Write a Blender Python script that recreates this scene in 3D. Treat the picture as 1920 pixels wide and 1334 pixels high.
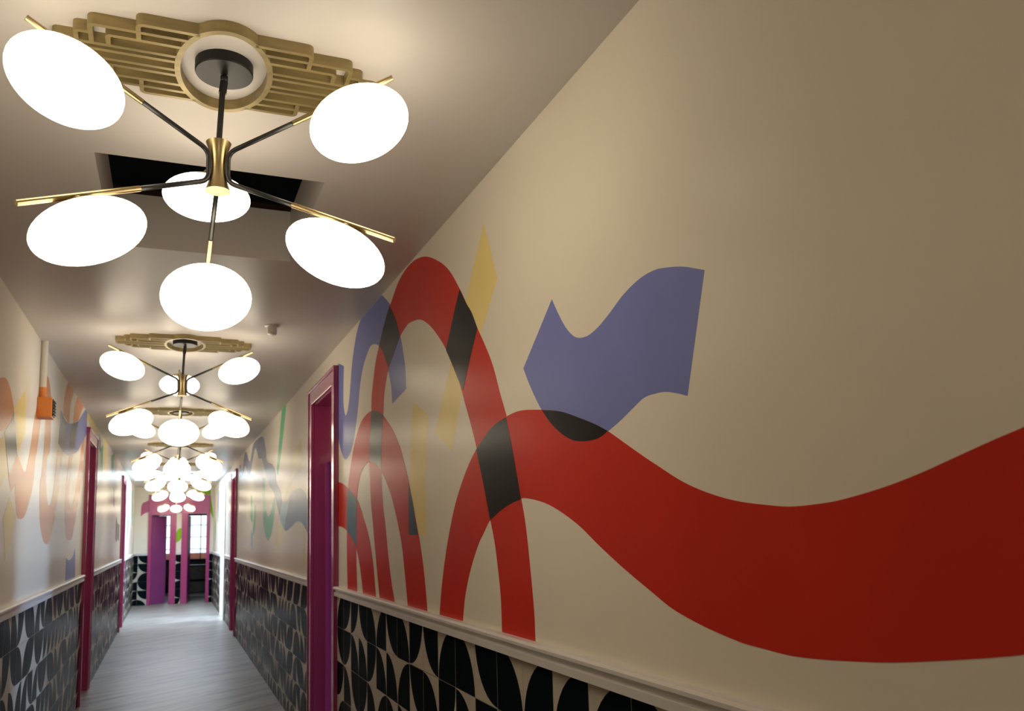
import bpy, bmesh, math, random
from mathutils import Vector, Matrix
from mathutils.geometry import tessellate_polygon

for o in list(bpy.data.objects):
    bpy.data.objects.remove(o, do_unlink=True)
C = bpy.context.scene.collection
scn = bpy.context.scene

# ---------------------------------------------------------------- camera
YAW, PITCH, ROLL = 0.36870, 0.12492, -0.02255
FPX, PX, PY = 1534.58, 909.6, 804.95          # focal length and principal point, 1920x1334 frame
cam_d = bpy.data.cameras.new('camera')
cam = bpy.data.objects.new('camera', cam_d); C.objects.link(cam)
fw = Vector((math.sin(YAW)*math.cos(PITCH), math.cos(YAW)*math.cos(PITCH), math.sin(PITCH)))
r0 = Vector((math.cos(YAW), -math.sin(YAW), 0)); u0 = r0.cross(fw)
r1 = math.cos(ROLL)*r0 + math.sin(ROLL)*u0
u1 = -math.sin(ROLL)*r0 + math.cos(ROLL)*u0
M = Matrix.Identity(4)
for i in range(3):
    M[i][0], M[i][1], M[i][2] = r1[i], u1[i], -fw[i]
M[2][3] = 1.6
cam.matrix_world = M
cam_d.sensor_fit = 'HORIZONTAL'; cam_d.sensor_width = 36
cam_d.lens = FPX/1920*36
cam_d.shift_x = (960-PX)/1920; cam_d.shift_y = (PY-667)/1920
cam_d.clip_start = 0.02; cam_d.clip_end = 200
cam_d.dof.use_dof = True; cam_d.dof.focus_distance = 2.4; cam_d.dof.aperture_fstop = 6.0
scn.camera = cam

# ---------------------------------------------------------------- world, exposure
w = bpy.data.worlds.new('sky'); scn.world = w; w.use_nodes = True
bg = w.node_tree.nodes['Background']
bg.inputs[0].default_value = (0.72, 0.86, 1.0, 1); bg.inputs[1].default_value = 2.6
vs = scn.view_settings
vs.view_transform = 'Standard'; vs.look = 'None'; vs.gamma = 1.0; vs.use_curve_mapping = False
vs.exposure = 0.0
LAMP = 5.9                                      # radiance of the opal shades
LAMP_COL = (1.0, 0.88, 0.67)
SKYLIGHT, SIDE_WINDOW, FAR_OPENING = 18.0, 46.0, 18.0
DAY_COL = (0.62, 0.80, 1.0)

# ---------------------------------------------------------------- helpers
def tag(o, label=None, cat=None, group=None, kind=None):
    if label: o['label'] = label
    if cat: o['category'] = cat
    if group: o['group'] = group
    if kind: o['kind'] = kind
    return o
def empty(name, loc=(0,0,0), parent=None):
    o = bpy.data.objects.new(name, None); C.objects.link(o); o.location = loc
    o.empty_display_size = 0.1
    if parent: o.parent = parent
    return o
def link(name, me, parent=None, loc=(0,0,0)):
    o = bpy.data.objects.new(name, me); C.objects.link(o); o.location = loc
    if parent: o.parent = parent
    return o
def obj(name, bm, mat, parent=None, loc=(0,0,0), smooth=False):
    bmesh.ops.recalc_face_normals(bm, faces=bm.faces[:])
    me = bpy.data.meshes.new(name); bm.to_mesh(me); bm.free()
    mats = mat if isinstance(mat, (list, tuple)) else [mat]
    for m in mats: me.materials.append(m)
    if smooth: me.shade_smooth()
    return link(name, me, parent, loc)
def box(bm, a, b, mi=0, bev=0):
    x0,y0,z0 = [min(p,q) for p,q in zip(a,b)]; x1,y1,z1 = [max(p,q) for p,q in zip(a,b)]
    v = [bm.verts.new(p) for p in ((x0,y0,z0),(x1,y0,z0),(x1,y1,z0),(x0,y1,z0),(x0,y0,z1),(x1,y0,z1),(x1,y1,z1),(x0,y1,z1))]
    fs = [bm.faces.new([v[i] for i in f]) for f in ((0,3,2,1),(4,5,6,7),(0,1,5,4),(1,2,6,5),(2,3,7,6),(3,0,4,7))]
    for f in fs: f.material_index = mi
    if bev:
        es = list({e for f in fs for e in f.edges})
        bmesh.ops.bevel(bm, geom=es, offset=bev, segments=2, affect='EDGES', profile=0.5)
    return fs
def boxes(name, lst, mat, parent=None, bev=0, loc=(0,0,0)):
    bm = bmesh.new()
    for a, b in lst: box(bm, a, b, 0, bev)
    return obj(name, bm, mat, parent, loc)
def lathe(bm, prof, n=32, M=None, cap=True):
    rings = []
    for r, z in prof:
        rings.append([bm.verts.new((r*math.cos(2*math.pi*i/n), r*math.sin(2*math.pi*i/n), z)) for i in range(n)])
    for a, b in zip(rings, rings[1:]):
        for i in range(n): bm.faces.new((a[i], a[(i+1)%n], b[(i+1)%n], b[i]))
    if cap: bm.faces.new(rings[0]); bm.faces.new(rings[-1])
    if M is not None:
        bmesh.ops.transform(bm, matrix=M, verts=[v for r in rings for v in r])
def tube(bm, pts, r, n=10):
    pts = [Vector(p) for p in pts]
    t = (pts[1]-pts[0]).normalized()
    a = t.orthogonal().normalized()
    rings = []
    for i, p in enumerate(pts):
        if 0 < i < len(pts)-1: t = ((pts[i+1]-p).normalized()+(p-pts[i-1]).normalized()).normalized()
        elif i: t = (p-pts[i-1]).normalized()
        a = (a - t*a.dot(t)).normalized(); b = t.cross(a)
        rings.append([bm.verts.new(p + r*(math.cos(2*math.pi*k/n)*a + math.sin(2*math.pi*k/n)*b)) for k in range(n)])
    for p, q in zip(rings, rings[1:]):
        for k in range(n): bm.faces.new((p[k], p[(k+1)%n], q[(k+1)%n], q[k]))
    bm.faces.new(rings[0]); bm.faces.new(rings[-1])
def spline(P, sub=6, mind=0.012):
    P = [Vector(p) for p in P]
    Q = [P[0]]
    for p in P[1:-1]:
        if (p-Q[-1]).length > mind: Q.append(p)
    if len(Q) > 1 and (P[-1]-Q[-1]).length < mind: Q.pop()
    Q.append(P[-1])
    if len(Q) < 3: return Q
    out = []
    for i in range(len(Q)-1):
        p0 = Q[i-1] if i else 2*Q[0]-Q[1]; p1 = Q[i]; p2 = Q[i+1]; p3 = Q[i+2] if i+2 < len(Q) else 2*Q[-1]-Q[-2]
        d1 = (p2-p1).length; d0 = (p1-p0).length; d2 = (p3-p2).length
        a0, a1, a2 = [max(d, 1e-5)**0.5 for d in (d0, d1, d2)]
        m1 = ((p1-p0)/a0 - (p2-p0)/(a0+a1) + (p2-p1)/a1)*a1
        m2 = ((p2-p1)/a1 - (p3-p1)/(a1+a2) + (p3-p2)/a2)*a1
        for k in range(sub):
            t = k/sub
            h = 2*t**3-3*t*t+1, t**3-2*t*t+t, -2*t**3+3*t*t, t**3-t*t
            out.append(p1*h[0]+m1*h[1]+p2*h[2]+m2*h[3])
    out.append(Q[-1])
    return out
def prism(bm, poly, to3, d0, d1, mi=0):
    """extrude a 2-D outline between depths d0 and d1; to3(u, v, depth) -> point"""
    a = [bm.verts.new(to3(u, v, d0)) for u, v in poly]; b = [bm.verts.new(to3(u, v, d1)) for u, v in poly]
    n = len(poly)
    for i in range(n):
        f = bm.faces.new((a[i], a[(i+1)%n], b[(i+1)%n], b[i])); f.material_index = mi
    for tri in tessellate_polygon([[Vector((u, v, 0)) for u, v in poly]]):
        for s in (a, b):
            try:
                f = bm.faces.new([s[i] for i in tri]); f.material_index = mi
            except ValueError: pass
def slab(name, us, vs_, holes, to3, d0, d1, mat, parent=None):
    """a slab over [us]x[vs_] with rectangular through holes"""
    U = sorted(set(us)|{h[0] for h in holes}|{h[1] for h in holes}); V = sorted(set(vs_)|{h[2] for h in holes}|{h[3] for h in holes})
    def solid(i, j):
        if not (0 <= i < len(U)-1 and 0 <= j < len(V)-1): return False
        cu, cv = (U[i]+U[i+1])/2, (V[j]+V[j+1])/2
        return not any(h[0] < cu < h[1] and h[2] < cv < h[3] for h in holes)
    bm = bmesh.new(); vd = {}
    def V3(i, j, k):
        if (i, j, k) not in vd: vd[(i, j, k)] = bm.verts.new(to3(U[i], V[j], (d0, d1)[k]))
        return vd[(i, j, k)]
    for i in range(len(U)-1):
        for j in range(len(V)-1):
            if not solid(i, j): continue
            for k in (0, 1): bm.faces.new([V3(i,j,k), V3(i+1,j,k), V3(i+1,j+1,k), V3(i,j+1,k)])
            if not solid(i-1, j): bm.faces.new([V3(i,j,0), V3(i,j+1,0), V3(i,j+1,1), V3(i,j,1)])
            if not solid(i+1, j): bm.faces.new([V3(i+1,j,0), V3(i+1,j+1,0), V3(i+1,j+1,1), V3(i+1,j,1)])
            if not solid(i, j-1): bm.faces.new([V3(i,j,0), V3(i+1,j,0), V3(i+1,j,1), V3(i,j,1)])
            if not solid(i, j+1): bm.faces.new([V3(i,j+1,0), V3(i+1,j+1,0), V3(i+1,j+1,1), V3(i,j+1,1)])
    return obj(name, bm, mat, parent)

# ---------------------------------------------------------------- materials
def mat(name, col, rough=0.5, metal=0.0, spec=0.5, noise=0.0, nscale=8.0, bump=0.0, bscale=60.0, coat=0.0, emit=None, emit_s=0.0, stretch=None):
    m = bpy.data.materials.new(name); m.use_nodes = True
    nt = m.node_tree; p = nt.nodes['Principled BSDF']
    p.inputs['Base Color'].default_value = (*col, 1); p.inputs['Roughness'].default_value = rough
    p.inputs['Metallic'].default_value = metal; p.inputs['Specular IOR Level'].default_value = spec
    p.inputs['Coat Weight'].default_value = coat
    if coat: p.inputs['Coat Roughness'].default_value = 0.08
    if emit:
        p.inputs['Emission Color'].default_value = (*emit, 1); p.inputs['Emission Strength'].default_value = emit_s
    tc = nt.nodes.new('ShaderNodeTexCoord'); src = tc.outputs['Object']
    if stretch:
        mp = nt.nodes.new('ShaderNodeMapping'); mp.inputs['Scale'].default_value = stretch
        nt.links.new(src, mp.inputs[0]); src = mp.outputs[0]
    n = nt.nodes.new('ShaderNodeTexNoise'); n.inputs['Scale'].default_value = nscale; n.inputs['Detail'].default_value = 5
    nt.links.new(src, n.inputs['Vector'])
    r = nt.nodes.new('ShaderNodeValToRGB')
    lo = [max(0, c*(1-noise)) for c in col]; hi = [min(1, c*(1+noise)) for c in col]
    r.color_ramp.elements[0].position = 0.3; r.color_ramp.elements[1].position = 0.7
    r.color_ramp.elements[0].color = (*lo, 1); r.color_ramp.elements[1].color = (*hi, 1)
    nt.links.new(n.outputs['Fac'], r.inputs[0]); nt.links.new(r.outputs[0], p.inputs['Base Color'])
    if bump:
        n2 = nt.nodes.new('ShaderNodeTexNoise'); n2.inputs['Scale'].default_value = bscale
        nt.links.new(src, n2.inputs['Vector'])
        b = nt.nodes.new('ShaderNodeBump'); b.inputs['Strength'].default_value = bump; b.inputs['Distance'].default_value = 0.002
        nt.links.new(n2.outputs['Fac'], b.inputs['Height']); nt.links.new(b.outputs[0], p.inputs['Normal'])
    return m
WALL_COL = (0.75, 0.69, 0.585)
MAT = dict(
    wall=mat('wall_paint', WALL_COL, 0.25, spec=0.025, noise=0.02, nscale=1.5, bump=0.06, bscale=90),
    ceiling=mat('ceiling_paint', (0.60, 0.56, 0.535), 0.35, spec=0.2, noise=0.02, nscale=1.2, bump=0.05, bscale=70),
    rail=mat('rail_paint', (0.66, 0.62, 0.60), 0.35, noise=0.03),
    red=mat('red_paint', (0.56, 0.035, 0.022), 0.25, spec=0.025, noise=0.05, nscale=3, bump=0.06, bscale=90),
    blue=mat('blue_paint', (0.20, 0.225, 0.52), 0.25, spec=0.025, noise=0.04, nscale=3, bump=0.06, bscale=90),
    yellow=mat('yellow_paint', (0.82, 0.66, 0.27), 0.25, spec=0.025, noise=0.05, nscale=3, bump=0.06, bscale=90),
    paleyellow=mat('pale_yellow_paint', (0.72, 0.62, 0.36), 0.25, spec=0.025, noise=0.05, nscale=3),
    black=mat('black_paint', (0.010, 0.011, 0.012), 0.22, spec=0.04, noise=0.2, nscale=4, bump=0.1, bscale=90),
    navy=mat('navy_paint', (0.035, 0.06, 0.10), 0.25, spec=0.025, noise=0.1, nscale=4),
    teal=mat('teal_paint', (0.07, 0.14, 0.19), 0.25, spec=0.025, noise=0.1, nscale=4),
    peach=mat('peach_paint', (0.64, 0.26, 0.10), 0.25, spec=0.025, noise=0.05, nscale=3),
    green=mat('green_paint', (0.10, 0.46, 0.24), 0.25, spec=0.025, noise=0.05, nscale=3),
    lime=mat('lime_paint', (0.24, 0.42, 0.03), 0.25, spec=0.025, noise=0.05, nscale=3),
    lilac=mat('lilac_paint', (0.20, 0.22, 0.36), 0.25, spec=0.025, noise=0.08, nscale=3),
    paleblue=mat('pale_blue_paint', (0.38, 0.52, 0.64), 0.25, spec=0.025, noise=0.06, nscale=3),
    brown=mat('brown_paint', (0.16, 0.12, 0.09), 0.25, spec=0.025, noise=0.08, nscale=3),
    pink=mat('magenta_gloss', (0.38, 0.045, 0.15), 0.22, noise=0.05, nscale=2, coat=0.3),
    doorleaf=mat('magenta_door', (0.23, 0.045, 0.16), 0.25, noise=0.05, nscale=2),
    tile_black=mat('tile_black', (0.005, 0.009, 0.011), 0.2, spec=0.002, noise=0.35, nscale=2.5),
    tile_cream=mat('tile_cream', (0.50, 0.44, 0.37), 0.25, spec=0.004, noise=0.06, nscale=5),
    grout=mat('grout', (0.24, 0.22, 0.20), 0.85, noise=0.1),
    brass=mat('brushed_brass', (0.42, 0.325, 0.165), 0.32, metal=1.0, noise=0.12, nscale=30, stretch=(1, 1, 0.1)),
    medal=mat('antique_gold', (0.285, 0.22, 0.095), 0.42, metal=0.35, noise=0.22, nscale=22, stretch=(0.3, 1.5, 1.5)),
    black_metal=mat('black_metal', (0.012, 0.012, 0.013), 0.35, noise=0.2),
    plate_metal=mat('canopy_metal', (0.010, 0.011, 0.011), 0.45, spec=0.3, noise=0.25, nscale=14),
    shade=mat('opal_shade', (0.85, 0.82, 0.78), 0.25, noise=0.01, emit=LAMP_COL, emit_s=LAMP),
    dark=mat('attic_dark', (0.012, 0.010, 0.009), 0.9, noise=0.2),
    joist=mat('joist_wood', (0.05, 0.018, 0.010), 0.8, noise=0.3, nscale=10),
    charcoal=mat('charcoal_wall', (0.03, 0.028, 0.027), 0.7, noise=0.1),
    room=mat('room_paint', (0.10, 0.11, 0.13), 0.7, noise=0.05),
    white=mat('white_paint', (0.80, 0.80, 0.79), 0.35, noise=0.02),
    orange=mat('orange_paint', (0.70, 0.21, 0.03), 0.38, noise=0.06, nscale=12),
    cream_plastic=mat('conduit_paint', (0.70, 0.65, 0.56), 0.4, noise=0.04),
    leather=mat('black_leather', (0.012, 0.012, 0.013), 0.25, noise=0.2, nscale=20),
    brick=mat('outdoor_brick', (0.42, 0.13, 0.08), 0.85, noise=0.2, nscale=12),
    sensor=mat('sensor_plastic', (0.72, 0.66, 0.62), 0.4, noise=0.04),
)
MAT['skylight'] = mat('skylight_diffuser', (0.8, 0.85, 0.9), 0.5, emit=DAY_COL, emit_s=SKYLIGHT)
MAT['daywin'] = mat('frosted_window_daylight', (0.8, 0.85, 0.9), 0.5, emit=(0.36, 0.62, 1.0), emit_s=SIDE_WINDOW)
MAT['farwin'] = mat('bright_window_daylight', (0.8, 0.85, 0.9), 0.5, emit=DAY_COL, emit_s=FAR_OPENING)
def floor_mat():
    m = bpy.data.materials.new('grey_wood_floor'); m.use_nodes = True
    nt = m.node_tree; p = nt.nodes['Principled BSDF']; L = nt.links.new
    tc = nt.nodes.new('ShaderNodeTexCoord')
    mp = nt.nodes.new('ShaderNodeMapping'); mp.inputs['Rotation'].default_value = (0, 0, math.radians(-38))
    L(tc.outputs['Object'], mp.inputs[0])
    sc = nt.nodes.new('ShaderNodeMapping'); sc.inputs['Scale'].default_value = (0.9, 9, 1); L(mp.outputs[0], sc.inputs[0])
    n = nt.nodes.new('ShaderNodeTexNoise'); n.inputs['Scale'].default_value = 1.2; n.inputs['Detail'].default_value = 8; n.inputs['Distortion'].default_value = 0.6
    L(sc.outputs[0], n.inputs['Vector'])
    r = nt.nodes.new('ShaderNodeValToRGB'); e = r.color_ramp.elements
    e[0].position = 0.28; e[0].color = (0.13, 0.112, 0.095, 1); e[1].position = 0.62; e[1].color = (0.33, 0.30, 0.27, 1)
    L(n.outputs['Fac'], r.inputs[0]); L(r.outputs[0], p.inputs['Base Color'])
    p.inputs['Roughness'].default_value = 0.38; p.inputs['Specular IOR Level'].default_value = 0.2
    b = nt.nodes.new('ShaderNodeBump'); b.inputs['Strength'].default_value = 0.15; b.inputs['Distance'].default_value = 0.002
    L(n.outputs['Fac'], b.inputs['Height']); L(b.outputs[0], p.inputs['Normal'])
    return m
MAT['floor'] = floor_mat()
# ================================================================ the setting
XL, XR, ZC = -0.80, 1.048, 2.889
Y0, Y1 = -2.6, 22.0
TH = 0.16
def R3(y, z, d): return (XR+d, y, z)          # depth grows into the wall
def L3(y, z, d): return (XL-d, y, z)
def E3(x, z, d): return (x, Y1+d, z)
CAS = 0.11
DOORS = {   # outer casing: side, near, far, top, open?
    'door_1': ('R', 5.444, 6.557, 2.745, True),
    'door_2': ('L', 9.09, 10.14, 2.745, False),
    'door_3': ('R', 14.2, 15.25, 2.745, False),
    'door_4': ('L', 15.9, 16.9, 2.745, False)}
FAR_A, FAR_B = 17.1, 18.2                       # daylit opening on the right, far down
def holes(side):
    return [(a+CAS, b-CAS, -1, t-CAS) for s, a, b, t, o in DOORS.values() if s == side]

floor = boxes('floor', [((XL-0.3, Y0-0.2, -0.1), (XR+4.2, 27.2, 0.0))], MAT['floor']); tag(floor, kind='structure')
wall_right = slab('wall_right', (Y0, Y1), (0, ZC), [(a, b, 0, t) for a, b, _, t in holes('R')]+[(FAR_A, FAR_B, 0, 2.6)], R3, 0, TH, MAT['wall'])
wall_left = slab('wall_left', (Y0, Y1), (0, ZC), [(a, b, 0, t) for a, b, _, t in holes('L')], L3, 0, TH, MAT['wall'])
wall_end = slab('wall_end', (XL-TH, XR+TH), (0, ZC), [(-0.418, 0.034, 0, 2.19), (0.431, 0.896, 0, 2.22)], E3, 0, TH, MAT['wall'])
wall_back = boxes('wall_back', [((XL-TH, Y0-TH, 0), (XR+TH, Y0, ZC))], MAT['wall'])
HX0, HX1, HY0, HY1 = -0.264, 0.5035, 2.886, 3.814       # access hatch
SX0, SX1, SY0, SY1 = -0.72, 0.97, 16.9, 19.5            # skylight
ceiling = slab('ceiling', (XL-TH, XR+TH), (Y0-TH, Y1+TH), [(HX0, HX1, HY0, HY1), (SX0, SX1, SY0, SY1)],
               lambda x, y, d: (x, y, ZC+d), 0, 0.245, MAT['ceiling'])
for o in (wall_right, wall_left, wall_end, wall_back, ceiling): tag(o, kind='structure')
# dark roof void above the hatch
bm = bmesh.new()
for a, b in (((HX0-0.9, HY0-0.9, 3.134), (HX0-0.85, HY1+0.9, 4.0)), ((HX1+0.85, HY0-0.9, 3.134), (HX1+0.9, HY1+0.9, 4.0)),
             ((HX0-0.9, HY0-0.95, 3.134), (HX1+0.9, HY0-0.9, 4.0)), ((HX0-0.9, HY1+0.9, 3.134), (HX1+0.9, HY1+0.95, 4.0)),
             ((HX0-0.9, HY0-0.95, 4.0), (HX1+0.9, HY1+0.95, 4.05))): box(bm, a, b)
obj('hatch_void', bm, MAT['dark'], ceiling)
boxes('joist', [((HX0-0.85, 3.93, 3.134), (HX1+0.85, 4.02, 3.21))], MAT['joist'], ceiling)
# skylight shaft and its diffuser
bm = bmesh.new()
for a, b in (((SX0-0.05, SY0-0.05, 3.134), (SX0, SY1+0.05, 3.5)), ((SX1, SY0-0.05, 3.134), (SX1+0.05, SY1+0.05, 3.5)),
             ((SX0, SY0-0.05, 3.134), (SX1, SY0, 3.5)), ((SX0, SY1, 3.134), (SX1, SY1+0.05, 3.5))): box(bm, a, b)
sky = obj('skylight_shaft', bm, MAT['white'], ceiling)
boxes('diffuser_pane', [((SX0-0.05, SY0-0.05, 3.5), (SX1+0.05, SY1+0.05, 3.52))], MAT['skylight'], ceiling)

# ---------------------------------------------------------------- chair rail (trim)
RAILP = [(0, 1.266), (0.030, 1.266), (0.039, 1.260), (0.039, 1.251), (0.024, 1.241), (0.022, 1.233), (0.031, 1.229), (0.031, 1.207), (0, 1.207)]
ntrim = 0
def rail(side, a, b):
    global ntrim
    ntrim += 1
    bm = bmesh.new()
    if side == 'R': t3 = lambda d, z, s: (XR-d, s, z)
    elif side == 'L': t3 = lambda d, z, s: (XL+d, s, z)
    else: t3 = lambda d, z, s: (s, Y1-d, z)
    prism(bm, RAILP, t3, a, b)
    return tag(obj('trim_%d' % ntrim, bm, MAT['rail']), kind='structure')
RSEC = [(Y0, 5.444), (6.557, 14.2), (15.25, FAR_A-0.06), (FAR_B+0.06, Y1)]
LSEC = [(Y0, 9.09), (10.14, 15.9), (16.9, Y1)]
ESEC = [(XL+0.04, -0.479), (0.17, 0.294), (0.96, XR-0.04)]
for s in RSEC: rail('R', *s)
for s in LSEC: rail('L', *s)
for s in ESEC: rail('E', *s)

# ---------------------------------------------------------------- tiled wainscot
T, ZT = 0.2165, 1.227
G, TD = 0.0012, 0.009
rng = random.Random(11)
def clip_poly(P, u0, u1, v0, v1):
    for ax, lim, sgn in ((0, u0, 1), (0, u1, -1), (1, v0, 1), (1, v1, -1)):
        out = []
        for i in range(len(P)):
            a, b = P[i-1], P[i]
            ia, ib = sgn*(a[ax]-lim) >= -1e-9, sgn*(b[ax]-lim) >= -1e-9
            if ia != ib:
                t = (lim-a[ax])/(b[ax]-a[ax]); q = (a[0]+t*(b[0]-a[0]), a[1]+t*(b[1]-a[1])); out.append(q)
            if ib: out.append(b)
        P = out
        if not P: return P
    Q = []
    for p in P:
        if not Q or (abs(p[0]-Q[-1][0])+abs(p[1]-Q[-1][1])) > 1e-5: Q.append(p)
    if len(Q) > 1 and (abs(Q[0][0]-Q[-1][0])+abs(Q[0][1]-Q[-1][1])) < 1e-5: Q.pop()
    return Q
def tile_polys(o):
    """quarter disc about one corner (BL, BR, TL, TR as one faces the wall) and the rest"""
    n = 10; r = T*0.985
    arc = [(r*math.cos(math.pi/2*i/n), r*math.sin(math.pi/2*i/n)) for i in range(n+1)]
    disc = [(0, 0)]+arc
    rest = [(T, 0), (T, T), (0, T)]+arc[::-1]
    fx = o[1] == 'R'; fy = o[0] == 'T'
    F = lambda P: [((T-u) if fx else u, (T-v) if fy else v) for u, v in P]
    return F(disc), F(rest)
SIDE3 = {'R': lambda u, v, d: (-d, -u, v), 'L': lambda u, v, d: (d, u, v), 'E': lambda u, v, d: (u, -d, v)}
def tile_bm(bm, side, o, u0, u1, v0, v1, off=(0, 0, 0)):
    t3 = SIDE3[side]
    disc, rest = tile_polys(o)
    P3 = lambda u, v, d: tuple(a+b for a, b in zip(t3(u, v, d), off))
    for P, mi in ((disc, 0), (rest, 1)):
        P = clip_poly(P, u0, u1, v0, v1)
        if len(P) < 3: continue
        vs2 = [bm.verts.new(P3(u, v, TD)) for u, v in P]
        for tri in tessellate_polygon([[Vector((u, v, 0)) for u, v in P]]):
            try: f = bm.faces.new([vs2[i] for i in tri]); f.material_index = mi
            except ValueError: pass
    c = [(u0, v0), (u1, v0), (u1, v1), (u0, v1)]
    a = [bm.verts.new(P3(u, v, 0.0005)) for u, v in c]; b = [bm.verts.new(P3(u, v, TD)) for u, v in c]
    for i in range(4):
        f = bm.faces.new((a[i], a[(i+1)%4], b[(i+1)%4], b[i])); f.material_index = 1
TM = {}
def tile_mesh(side, o, u0, u1, v0, v1):
    k = (side, o, round(u0, 4), round(u1, 4), round(v0, 4), round(v1, 4))
    if k not in TM:
        bm = bmesh.new(); tile_bm(bm, side, o, u0, u1, v0, v1)
        # faces of the front must look into the corridor
        bm.normal_update()
        out = Vector({'R': (-1, 0, 0), 'L': (1, 0, 0), 'E': (0, -1, 0)}[side])
        for f in bm.faces:
            if abs(f.normal.dot(out)) > 0.9 and f.normal.dot(out) < 0: f.normal_flip()
        me = bpy.data.meshes.new('tile'); bm.to_mesh(me); bm.free()
        me.materials.append(MAT['tile_black']); me.materials.append(MAT['tile_cream'])
        TM[k] = me
    return TM[k]
ROWS = [(ZT-(i+1)*T, max(0.0, ZT-(i+1)*T), ZT-i*T) for i in range(6)]     # origin, clipped bottom, top
KNOWN = {   # orientations read row by row, first tile beside the near magenta door
    0: 'BR TL TL TR BL BR TR BL TL TR BR BL TR BL BR BR BR BL',
    1: 'TR TL BL BL TL BL BL BR TR BL TL BL TL',
    2: 'TL BL TR TL BL BR BL BL TR'}
KNOWN = {k: v.split() for k, v in KNOWN.items()}
def tiles(wall, side, secs, limit, ymin):
    cells = []
    for si, (a, b) in enumerate(secs):
        n = int(math.ceil((b-a)/T-1e-6))
        for j in range(n):
            if side == 'R': lo, hi = b-(j+1)*T, b-j*T             # laid from the door towards the camera
            else: lo, hi = b-(j+1)*T, b-j*T
            clo = max(lo, a)
            for r, (zo, zb, zt) in enumerate(ROWS):
                o = rng.choice(('BL', 'BR', 'TL', 'TR'))
                if side == 'R' and si == 0 and r in KNOWN and j < len(KNOWN[r]): o = KNOWN[r][j]
                if side == 'R': org = (XR, hi, zo); u0, u1 = G, min(T, hi-clo)-G
                elif side == 'L': org = (XL, lo, zo); u0, u1 = clo-lo+G, T-G
                else: org = (lo, Y1, zo); u0, u1 = clo-lo+G, T-G
                if u1-u0 < 0.01: continue
                v0, v1 = (zb-zo)+G, T-G
                key = abs((lo+hi)/2-1.5) if (lo+hi)/2 >= ymin else 99
                cells.append((key, r, o, org, u0, u1, v0, v1))
    cells.sort(key=lambda c: c[0])
    rest = [c for c in cells[limit:]]
    for c in cells[:limit]:
        link('tile', tile_mesh(side, c[2], *c[4:]), wall, c[3])
    if rest:
        bm = bmesh.new()
        for c in rest: tile_bm(bm, side, c[2], *c[4:], off=c[3])
        o = obj('tile_run', bm, [MAT['tile_black'], MAT['tile_cream']], wall)
        tag(o, kind='stuff')
tiles(wall_right, 'R', RSEC, 298, 0.3)
tiles(wall_left, 'L', LSEC, 298, 2.4)
tiles(wall_end, 'E', [(XL, -0.479), (0.17, 0.294), (0.96, XR)], 60, -5)
# grout bed behind the tiles (thin, under the rail)
def grout(wall, side, secs):
    bm = bmesh.new()
    for a, b in secs:
        if side == 'R': box(bm, (XR-0.004, a, 0.0), (XR+0.001, b, ZT))
        elif side == 'L': box(bm, (XL-0.001, a, 0.0), (XL+0.004, b, ZT))
        else: box(bm, (a, Y1-0.004, 0.0), (b, Y1+0.001, ZT))
    obj('grout_bed', bm, MAT['grout'], wall)
grout(wall_right, 'R', RSEC); grout(wall_left, 'L', LSEC); grout(wall_end, 'E', [(XL, -0.479), (0.17, 0.294), (0.96, XR)])

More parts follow.
